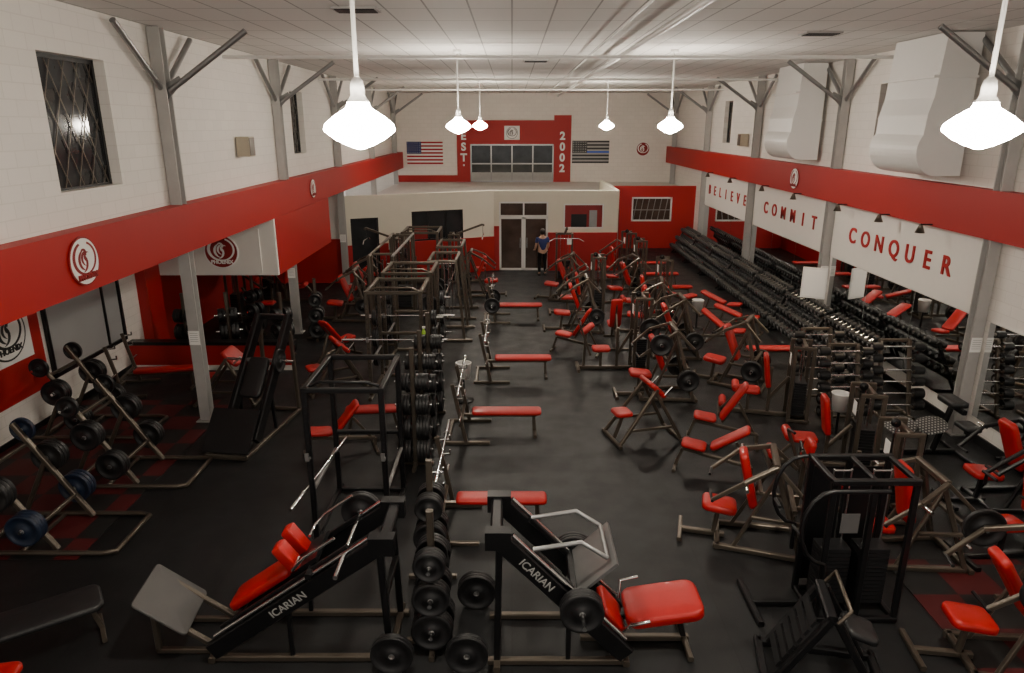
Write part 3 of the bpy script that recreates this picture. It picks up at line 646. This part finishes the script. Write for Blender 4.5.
def gplm(kind='press', f=BRZ, pl=1, h=1.5, rec=.38):
    rt = root({'press': 'plate_loaded_press', 'row': 'plate_loaded_row', 'dip': 'plate_loaded_dip_machine'}[kind], f'{"black" if f is BLK else "bronze grey"} plate loaded lever machine with red pads', 'exercise machine')
    b = MB()
    for s_ in (-1, 1): b.beam((-.8, s_*.38, .04), (.35, s_*.30, .04), f, .07).beam((-.75, s_*.38, .04), (-.35, s_*.22, h), f, .07).beam((.1, s_*.30, .04), (-.38, s_*.22, h*.85), f, .05).beam((-.78, s_*.38, .55), (-.1, s_*.34, .55), f, .05)
    b.beam((-.8, -.45, .04), (-.8, .45, .04), f, .07).beam((-.35, -.34, h), (-.35, .34, h), f, .08).beam((.2, 0, .04), (.8, 0, .04), f, .07).beam((.3, -.35, .04), (.3, .35, .04), f, .07).beam((.8, -.3, .04), (.8, .3, .04), f, .06)
    b.beam((-.2, -.22, .85), (-.2, .22, .85), f, .05).beam((.35, 0, .04), (.30, 0, .46), f, .06).beam((-.62, -.36, .7), (-.62, .36, .7), f, .06)
    part(rt, 'frame', b)
    part(rt, 'seat', MB().pad((.30, 0, .50), (.46, .40, .10), RED, (0, -.1, 0)))
    if kind == 'row': part(rt, 'chest_pad', MB().pad((.62, 0, 1.0), (.5, .26, .09), RED, (0, PI/2-.35, 0))); part(rt, 'chest_pad_post', MB().beam((.75, 0, .04), (.68, 0, .95), f, .06))
    else: part(rt, 'backrest', MB().pad((-.04, 0, .95), (.82, .34, .11), RED, (0, PI/2+rec, 0)))
    att = []
    for s_ in (-1, 1):
        part(rt, 'lever_arm', MB().beam((-.35, s_*.34, h), (.05, s_*.52, h-.18), f, .06).beam((.05, s_*.52, h-.18), (.42, s_*.46, h-.5), f, .05).beam((-.35, s_*.34, h), (-.7, s_*.42, h-.35), f, .05))
        part(rt, 'handle', MB().tube([(.42, s_*.50, h-.5), (.45, s_*.22, h-.48)], .02, BLK)); part(rt, 'plate_peg', MB().tube([(.02, s_*.5, h-.2), (.02, s_*.70, h-.2)], .024, CHR)); part(rt, 'plate_peg', MB().tube([(-.6, s_*.36, .5), (-.6, s_*.62, .5)], .024, CHR))
        if pl: att.append(lambda o, s_=s_: plates(o, (-.6, s_*.42, .5), (0, s_), 2))
        if pl > 1: att.append(lambda o, s_=s_: plates(o, (.02, s_*.56, h-.2), (0, s_), 1))
    return rt, att
def gpreach(f=BRZ):
    rt = root('preacher_curl_bench', 'preacher curl bench with red arm pad and steel frame', 'weight bench')
    b = MB()
    for s_ in (-1, 1): b.beam((-.55, s_*.35, .04), (.15, s_*.26, 1.0), f, .06).beam((.65, s_*.35, .04), (.12, s_*.26, 1.0), f, .06).beam((-.4, s_*.32, .3), (.5, s_*.32, .3), f, .045)
    b.beam((-.55, -.42, .04), (-.55, .42, .04), f, .06).beam((.65, -.42, .04), (.65, .42, .04), f, .06).beam((.15, -.3, 1.0), (.15, .3, 1.0), f, .06).beam((-.5, 0, .06), (-.35, 0, .5), f, .06)
    part(rt, 'frame', b); part(rt, 'seat', MB().pad((-.38, 0, .54), (.32, .36, .08), RED)); part(rt, 'arm_pad', MB().pad((.20, 0, .98), (.42, .58, .09), RED, (0, .75, 0)))
    for s_ in (-1, 1): part(rt, 'bar_hook', MB().beam((.3, s_*.28, .9), (.45, s_*.28, 1.05), CHR, .03))
    return rt, []
def gcross(w=3.2, h=2.35, f=BRZ):
    rt = root('cable_crossover', 'long bronze grey cable crossover machine with two stack towers', 'exercise machine')
    for s_ in (-1, 1):
        b = MB()
        for x in (-.3, .3): b.beam((x, s_*w/2, 0), (x, s_*w/2, h), f, .07).beam((x, s_*(w/2+.35), 0), (x, s_*(w/2+.35), h), f, .07)
        b.beam((-.3, s_*w/2, h), (.3, s_*w/2, h), f, .06).beam((-.3, s_*w/2, .04), (.3, s_*w/2, .04), f, .06).beam((-.3, s_*(w/2+.35), .04), (.3, s_*(w/2+.35), .04), f, .06)
        part(rt, 'tower', b); b = MB()
        for i in range(13): b.box((0, s_*(w/2+.18), .14+.052*i), (.4, .2, .044), IRON)
        part(rt, 'weight_stack', b)
        for x in (-.12, .12): part(rt, 'guide_rod', MB().tube([(x, s_*(w/2+.18), .1), (x, s_*(w/2+.18), h)], .012, CHR))
        part(rt, 'handle', MB().tube([(0, s_*(w/2-.1), 1.3), (0, s_*(w/2-.1), h-.1)], .006, BLK).tube([(-.06, s_*(w/2-.1), 1.2), (0, s_*(w/2-.1), 1.3), (.06, s_*(w/2-.1), 1.2), (-.06, s_*(w/2-.1), 1.2)], .012, BLK))
    for x in (-.3, .3): part(rt, 'top_beam', MB().beam((x, -w/2-.35, h), (x, w/2+.35, h), STL if x > 0 else f, .06))
    return rt, []
def gsmith(f=BRZ, h=2.15):
    rt = root('smith_machine', 'bronze grey smith machine with guided bar', 'exercise machine'); b = MB()
    for sy in (-1, 1):
        b.beam((-.4, sy*.65, 0), (-.4, sy*.65, h), f, .07).beam((.5, sy*.65, 0), (.3, sy*.65, h), f, .07).beam((-.5, sy*.65, .04), (.7, sy*.65, .04), f, .07).beam((-.4, sy*.65, h), (.3, sy*.65, h), f, .07)
    b.beam((-.4, -.65, h), (-.4, .65, h), f, .07).beam((.3, -.65, h), (.3, .65, h), f, .07).beam((-.4, -.65, .04), (-.4, .65, .04), f, .07)
    part(rt, 'frame', b)
    for sy in (-1, 1): part(rt, 'guide_rod', MB().tube([(0, sy*.55, .1), (0, sy*.55, h)], .016, CHR))
    part(rt, 'guided_bar', MB().tube([(0, -.95, 1.25), (0, .95, 1.25)], .016, CHR).tube([(0, -.95, 1.25), (0, -.68, 1.25)], .025, CHR).tube([(0, .95, 1.25), (0, .68, 1.25)], .025, CHR))
    for sy in (-1, 1):
        for z in (.55, 1.05): part(rt, 'plate_peg', MB().tube([(-.4, sy*.65, z), (-.4, sy*.9, z)], .024, CHR))
    att = [lambda o, s_=s_, z=z: plates(o, (-.4, s_*.70, z), (0, s_), 2) for s_ in (-1, 1) for z in (.55, 1.05)]
    return rt, att
# dumbbells
DBM = {}
def dbmesh(r):
    if r not in DBM:
        b = MB(); L = .05+r*.9
        b.tube([(-.07, 0, 0), (.07, 0, 0)], .015, CHR)
        for s_ in (-1, 1):
            x0, x1 = sorted((s_*.065, s_*(.065+L)))
            b.lathe([(.015, x0), (r*.9, x0), (r, x0+.012), (r, x1-.012), (r*.9, x1), (0, x1)] , RUB, axis='x', n=16)
            e = x1 if s_ > 0 else x0
            b.lathe([(0, e+s_*.003), (r*.5, e+s_*.003), (r*.5, e)], STL, axis='x', n=12)
        DBM[r] = b.mesh('dumbbell')
    return DBM[r]
def gdrack(L=2.4, f=BLK):
    rt = root('dumbbell_rack', 'three tier black steel dumbbell rack full of dumbbells', 'dumbbell rack')
    for s_ in (-1, 1): part(rt, 'upright', MB().beam((-.30, s_*(L/2-.08), .03), (.38, s_*(L/2-.08), .03), f, .07).beam((-.22, s_*(L/2-.08), .03), (.30, s_*(L/2-.08), 1.12), f, .07))
    att = []
    for k in range(3):
        x = -.16+.21*k; z = .27+.36*k
        b = MB(); b.beam((x-.09, -L/2, z-.02), (x-.09, L/2, z-.02), BRZ, .035).beam((x+.11, -L/2, z+.045), (x+.11, L/2, z+.045), f, .035).box((x+.01, 0, z-.01), (.24, L, .012), f, (0, -.3, 0)); part(rt, 'shelf', b)
        r = (.105, .09, .075)[k]; n_ = 9+k
        for i in range(n_):
            y = -L/2+.15+(L-.3)*i/(n_-1)
            def a(o, x=x, y=y, z=z, r=r):
                w = toW(o, (x+.005, y, z+.015+r))
                top('dumbbell', dbmesh(r), 'black rubber dumbbell with steel handle on rack', 'dumbbell', w, (0, -.3, o.rotation_euler.z), 'dumbbells on the tiered racks')
            att.append(a)
    return rt, att
FBM = {}
def gbrack(L=1.0, f=BRZ):
    rt = root('fixed_barbell_rack', 'bronze steel rack holding stacked fixed weight barbells', 'barbell rack')
    for s_ in (-1, 1):
        b = MB().beam((s_*.28, -.35, .03), (s_*.28, .35, .03), f, .07).beam((s_*.28, -.2, .03), (s_*.28, .2, 1.5), f, .07)
        for k in range(6): z = .3+.22*k; b.beam((s_*.28, -.2+.40*(z/1.5), z-.05), (s_*.28, -.38+.40*(z/1.5), z-.05), f, .03).beam((s_*.28, -.38+.40*(z/1.5), z-.05), (s_*.28, -.39+.40*(z/1.5), z), f, .025)
        part(rt, 'upright', b)
    part(rt, 'crossmember', MB().beam((-.28, .2, 1.47), (.28, .2, 1.47), f, .06)); part(rt, 'crossmember', MB().beam((-.28, 0, .06), (.28, 0, .06), f, .05)); att = []
    for k in range(6):
        r = .105-.005*k
        if r not in FBM:
            b = MB().tube([(-L/2, 0, 0), (L/2, 0, 0)], .015, CHR)
            for s_ in (-1, 1):
                x0, x1 = sorted((s_*(L/2-.19), s_*L/2)); b.lathe([(.015, x0), (r, x0), (r, x1), (0, x1)], RUB, axis='x', n=18, sm=False); e = x1 if s_ > 0 else x0; b.lathe([(0, e+s_*.003), (r*.5, e+s_*.003), (r*.5, e)], STL, axis='x', n=12)
            FBM[r] = b.mesh('fixed_barbell')
        def a(o, k=k, r=r):
            z = .3+.22*k; top('fixed_barbell', FBM[r], 'short fixed barbell with black rubber heads on rack', 'barbell', toW(o, (0, -.30+.40*(z/1.5), z-.02)), (0, 0, o.rotation_euler.z), 'fixed barbells on racks')
        att.append(a)
    return rt, att
def gcalf():
    f = BLK; rt = root('seated_calf_machine', 'low black machine with perforated grey foot platform', 'exercise machine')
    part(rt, 'footplate', MB().pad((-.35, 0.0, .62), (.5, .40, .03), PERF, (.35, -.2, 0), .18)); part(rt, 'footplate', MB().pad((.18, .0, .62), (.5, .40, .03), PERF, (.35, -.2, 0), .18))
    part(rt, 'frame', MB().beam((-.6, 0.2, .04), (.8, .2, .04), f, .08).beam((-.6, -.3, .04), (-.6, .6, .04), f).beam((.8, -.3, .04), (.8, .6, .04), f).beam((-.35, .1, .04), (-.35, .1, .60), f).beam((.18, .1, .04), (.18, .1, .60), f).beam((.4, .2, .04), (.6, .2, .9), f, .08).beam((.6, -.15, .9), (.6, .55, .9), f, .08))
    part(rt, 'thigh_pad', MB().pad((.6, .2, .98), (.3, .5, .1), BVN)); part(rt, 'seat', MB().pad((.95, .2, .5), (.30, .4, .09), BVN)); return rt, []
def gstep():
    f = BLK; rt = root('leg_machine', 'tall black slanted leg machine with large black footplate', 'exercise machine')
    for s_ in (-1, 1): part(rt, 'rail', MB().beam((s_*.3, -.7, .12), (s_*.3, 1.0, 1.95), f, .10, .24))
    part(rt, 'footplate', MB().box((0, -.95, .42), (.85, .04, .80), RUB, (-.75, 0, 0)))
    part(rt, 'frame', MB().beam((-.36, -1.2, .04), (-.36, 1.1, .04), BRZ, .07).beam((.36, -1.2, .04), (.36, 1.1, .04), BRZ, .07).beam((-.36, -1.2, .04), (.36, -1.2, .04), BRZ, .07).beam((-.4, 1.0, .04), (.4, 1.0, .04), BRZ, .07).beam((-.34, 1.0, .04), (-.30, .98, 1.95), BRZ, .07).beam((.34, 1.0, .04), (.30, .98, 1.95), BRZ, .07).beam((-.3, 1.0, 1.95), (.3, 1.0, 1.95), f, .1).beam((-.34, 0, .06), (-.3, 0, .85), f, .06).beam((.34, 0, .06), (.3, 0, .85), f, .06))
    part(rt, 'backrest', MB().pad((0, .05, 1.05), (.4, .8, .09), BVN, (.82, 0, 0)))
    part(rt, 'carriage', MB().beam((-.3, .3, 1.3), (.3, .3, 1.3), STL, .06).tube([(-.65, .3, 1.3), (.65, .3, 1.3)], .025, CHR))
    return rt, [lambda o: plates(o, (.36, .3, 1.3), (1, 0), 1)]
# ---- near row
place(glegpress, -2.25, 6.55, 0, hack=1)
place(glegpress, .46, 6.5, 0)
place(gtree, -.86, 6.45, 90, n=3)
place(gtree, -1.0, 7.6, 90, n=3)
plates(None, (-1.25, 5.98, .226), (0, 1), 2); plates(None, (-.47, 5.98, .226), (0, 1), 2); plates(None, (-.42, 7.0, .226), (0, 1), 3)
place(gbench, -5.1, 6.35, 35, L=1.2, w=.5, m=BVN)
place(gbench, -5.35, 5.4, 10, L=1.2, w=.34)
# ---- left
place(gslant, -6.25, 8.6, 0, m=BLUE)
place(gslant, -6.1, 10.4, 0)
place(gslant, -7.7, 12.2, 0)
place(gstep, -4.75, 12.1, -8)
place(gpreach, -5.9, 13.6, 0)
place(gbp, -7.6, 14.3, 10, brb=0)
b = MB(); b.bx(-8.9, -5.1, 15.5, 15.62, 0, .62, REDW); b.bx(-8.9, -5.05, 15.44, 15.68, .62, .70, BLK); b.bx(-8.9, -5.1, 15.49, 15.5, 0, .12, PLAS)
o = struct('wall_left', b)
for i, (x, y) in enumerate(((-7.9, 16.3), (-6.9, 16.4), (-5.6, 16.4), (-7.0, 18.4), (-5.2, 18.0))): place(gtree, x, y, 25*i, n=2)
place(gstack, -7.4, 20, 0, kind='press'); place(gstack, -7.2, 22.2, 0, kind='leg'); place(gplm, -4.9, 20.0, 180)
place(gplm, -4.9, 22.0, 180); place(gstack, -4.7, 24.2, 180, kind='pull')
place(gincl, -4.3, 16.2, 60)
# ---- rack column
place(grack, -2.2, 9.15, 0, w=1.0, d=1.35, bar=0)
barbell(None, (-2.72, 9.0, .79), math.radians(84))
place(gbench, -2.6, 12.1, 5, L=1.0)
place(gincl, -2.9, 11.2, 200, L=.6)
for x, y in ((-1.62, 10.7), (-1.62, 11.7), (-1.62, 12.9)): place(gtree, x, y, 0, n=4, levels=4)
place(gbp, -.25, 8.84, 0)
place(gbp, -.2, 12.0, 0)
place(gbp, .15, 15.1, 0)
place(gbp, .15, 20.0, 0, pl=1)
place(grack, -2.4, 14.4, 0, f=BRZ, pegs=1, h=2.3)
place(grack, -2.4, 16.3, 0, f=BRZ, pegs=1, h=2.3)
place(gcross, -3.3, 19.3, 0)
place(gsmith, -1.75, 18.4, 0); place(gsmith, -1.75, 20.6, 0)
place(grack, -2.9, 22.6, 0, f=BRZ, pegs=1, h=2.3)
place(gplm, -1.0, 23.1, 0); place(gstack, -1.4, 25.2, 0, kind='pull'); place(gstack, -3.3, 24.9, 0, kind='row')
place(gpreach, -3.9, 14.3, 30)
# ---- centre right machines
place(gstack, 1.9, 24.6, -90, kind='pull'); place(gplm, 1.6, 22.5, 165); place(gstack, 1.9, 20.7, 180, kind='press')
place(gstack, 3.6, 25.4, 190, kind='press'); place(gstack, 3.7, 23.8, 180, kind='row'); place(gplm, 3.6, 22.0, 190)
place(gstack, 3.8, 20.3, 180, kind='leg'); place(gincl, 1.7, 16.8, 160, ang=60); place(gplm, 1.7, 18.9, 180)
place(gplm, 3.7, 18.6, 170); place(gincl, 2.7, 17.5, 90, ang=75); place(gplm, 3.8, 16.6, 180); place(gstack, 2.3, 15.6, 180, kind='curl')
place(gbench, 5.3, 24.5, 0); place(gbench, 5.3, 22.4, 0, L=1.2); place(gincl, 5.1, 20.9, 20, ang=20)
place(gbench, 5.3, 26.6, 0)
place(gincl, 6.2, 20.2, -35, ang=20); place(gincl, 6.2, 18.7, -30, ang=18); place(gincl, 5.4, 17.4, -30, ang=35)
place(gbench, 6.25, 15.8, 0, L=1.35)
place(gpreach, 2.35, 11.8, 15); place(gplm, 3.0, 13.9, 180, pl=2); place(gplm, 4.8, 14.7, 150)
place(gstack, 4.9, 12.9, 165, kind='leg', h=1.5); place(gincl, 3.9, 11.6, 165, ang=60)
place(gstack, 5.1, 10.7, 170, kind='leg', h=1.4); place(gincl, 3.4, 10.4, 160, ang=35, L=.7)
place(gplm, 3.15, 8.5, 165, f=BRZ, pl=0, h=1.3, rec=.25)
place(gstack, 4.85, 9.2, 175, kind='row', h=1.4, f=BRZ)
place(gplm, 5.05, 8.1, 180, f=BRZ, pl=0, h=1.25, rec=.2)
place(gtower, 3.95, 7.1, 0)
place(glow, 3.2, 6.05, -12)
place(gplm, 5.15, 6.2, 172, pl=2, h=1.45, rec=.55)
place(gcalf, 6.95, 10.95, 0); place(gplm, 7.4, 9.5, 180, f=BLK, pl=1, h=1.2); place(gstack, 6.7, 8.1, 185, kind='press', f=BLK, h=1.4)
# ---- right racks
for i in range(7): place(gdrack, 7.45, 15.2+2.5*i, 0)
place(gbrack, 6.35, 12.6, 0); place(gbrack, 7.5, 12.9, 0); place(gbrack, 6.3, 13.7, 0)
# buckets
def gbuck():
    rt = root('wipe_bucket', 'white plastic wipe bucket on black stand', 'bucket')
    part(rt, 'stand', MB().tube([(0, 0, .02), (0, 0, .5)], .025, BLK).lathe([(0, .03), (.2, .025), (.2, 0)], BLK))
    part(rt, 'bucket', MB().lathe([(0, .5), (.13, .5), (.16, .82), (.17, .83), (.15, .84), (.15, .8)], WHT)); return rt, []
for x, y in ((6.0, 11.9), (-1.0, 13.6), (5.2, 19)): place(gbuck, x, y)
# paper notices on columns
for x, y, z, r_ in ((-5.93, 12.49, 1.7, R_FRONT), (8.27, 11.89, 1.75, R_FRONT), (8.27, 18.24, 1.8, R_FRONT), (-5.93, 18.49, 1.7, R_FRONT), (-5.93, 24.49, 1.7, R_FRONT)):
    b = MB().box((0, 0, 0), (.2, .27, .006), PAPER)
    for k in range(5): b.box((0, .09-.04*k, .004), (.15, .008, .002), GREYW)
    top('paper_notice', b, 'white printed paper notice taped to column', 'notice', (x, y, z), tuple(r_), 'paper notices')
top('whiteboard', MB().box((0, 0, 0), (.6, .03, .8), WHT).box((0, -.017, .0), (.52, .004, .7), PAPER), 'white notice board standing on dumbbell rack beside mirrors', 'notice board', (7.8, 17.7, 1.6), (0, 0, -.5))
rt = root('spray_bottle', 'yellow green spray bottle hung on rack', 'bottle', (-1.8, 13.66, 1.35)); part(rt, 'bottle_body', MB().lathe([(0, 0), (.04, .0), (.045, .12), (.018, .18), (.018, .2)], GREEN)); part(rt, 'spray_head', MB().box((.01, 0, .22), (.07, .03, .04), WHT))
# ------------------------------------------------------------------ person
def skinobj(name, pts, edges, radii, m, parent):
    me = bpy.data.meshes.new(name); me.from_pydata(pts, edges, []); o = bpy.data.objects.new(name, me); link(o, parent); me.materials.append(m)
    md = o.modifiers.new('skin', 'SKIN'); md.use_smooth_shade = True
    for i, r in enumerate(radii): me.skin_vertices[0].data[i].radius = (r, r) if not isinstance(r, tuple) else r
    me.skin_vertices[0].data[0].use_root = True
    s_ = o.modifiers.new('sub', 'SUBSURF'); s_.levels = 2; s_.render_levels = 2; return o
rt = root('person', 'person in navy t-shirt and dark trousers standing, back turned', 'person', (1.15, 26.3, 0), math.radians(15))
P = [(0, 0, .95), (0, .0, 1.15), (0, -.01, 1.38), (0, 0, 1.50), (0, .01, 1.60), (0, .01, 1.70)]; R_ = [(.15, .11), (.14, .10), (.17, .11), .055, .085, .085]; E = [(0, 1), (1, 2), (2, 3), (3, 4), (4, 5)]
for s_ in (-1, 1):
    k = len(P); P += [(s_*.19, 0, 1.42), (s_*.25, .02, 1.13), (s_*.24, .18, .98), (s_*.23, .25, .96)]; R_ += [.06, .045, .033, .035]; E += [(2, k), (k, k+1), (k+1, k+2), (k+2, k+3)]
    for j in range(5):
        q = len(P); dx = (j-2)*.018; l_ = (.055, .08, .085, .08, .06)[j]; P += [(s_*.23+dx, .25+l_*.55, .95), (s_*.23+dx*1.1, .25+l_, .925)]; R_ += [.010, .008]; E += [(k+3, q), (q, q+1)]
    k = len(P); P += [(s_*.10, 0, .86), (s_*.11, .02, .50), (s_*.12, -.02, .09), (s_*.12, .12, .04)]; R_ += [.095, .06, .042, .04]; E += [(0, k), (k, k+1), (k+1, k+2), (k+2, k+3)]
body = skinobj('body', P, E, R_, SKIN, rt)
skinobj('t_shirt', [(0, 0, .92), (0, 0, 1.15), (0, -.01, 1.39), (-.20, 0, 1.42), (.20, 0, 1.42), (-.235, .01, 1.24), (.235, .01, 1.24)], [(0, 1), (1, 2), (2, 3), (2, 4), (3, 5), (4, 6)], [(.17, .13), (.165, .125), (.19, .13), .078, .078, .065, .065], NAVY, rt)
skinobj('trousers', [(0, 0, .97), (-.10, 0, .86), (.10, 0, .86), (-.11, .02, .5), (.11, .02, .5), (-.12, -.02, .12), (.12, -.02, .12)], [(0, 1), (0, 2), (1, 3), (2, 4), (3, 5), (4, 6)], [(.16, .12), .11, .11, .075, .075, .06, .06], BLK, rt)
part(rt, 'hair', MB().lathe([(0, 1.80), (.05, 1.79), (.09, 1.74), (.102, 1.67), (.09, 1.60), (.06, 1.57)], HAIR, (0, -.015, 0)))
part(rt, 'face', MB().lathe([(0, .03), (.012, .02), (.014, 0)], SKIN, (0, .09, 1.64), 'y').box((-.03, .098, 1.68), (.02, .01, .01), INK).box((.03, .098, 1.68), (.02, .01, .01), INK).box((0, .098, 1.595), (.04, .01, .008), RED))
for s_ in (-1, 1): part(rt, 'shoe', MB().pad((s_*.12, .06, .045), (.10, .28, .09), INK))
# ------------------------------------------------------------------ camera, world
cam = bpy.data.cameras.new('camera'); cam.lens = 24.6; cam.sensor_width = 36; co = bpy.data.objects.new('camera', cam); COL.objects.link(co)
co.location = (0, 0, 5.5); co.rotation_euler = (math.radians(90-16.8), 0, 0); S.camera = co; cam.clip_end = 200
w = bpy.data.worlds.new('world'); S.world = w; w.use_nodes = True; bg = w.node_tree.nodes['Background']
bg.inputs[0].default_value = (1, .94, .87, 1); bg.inputs[1].default_value = .75
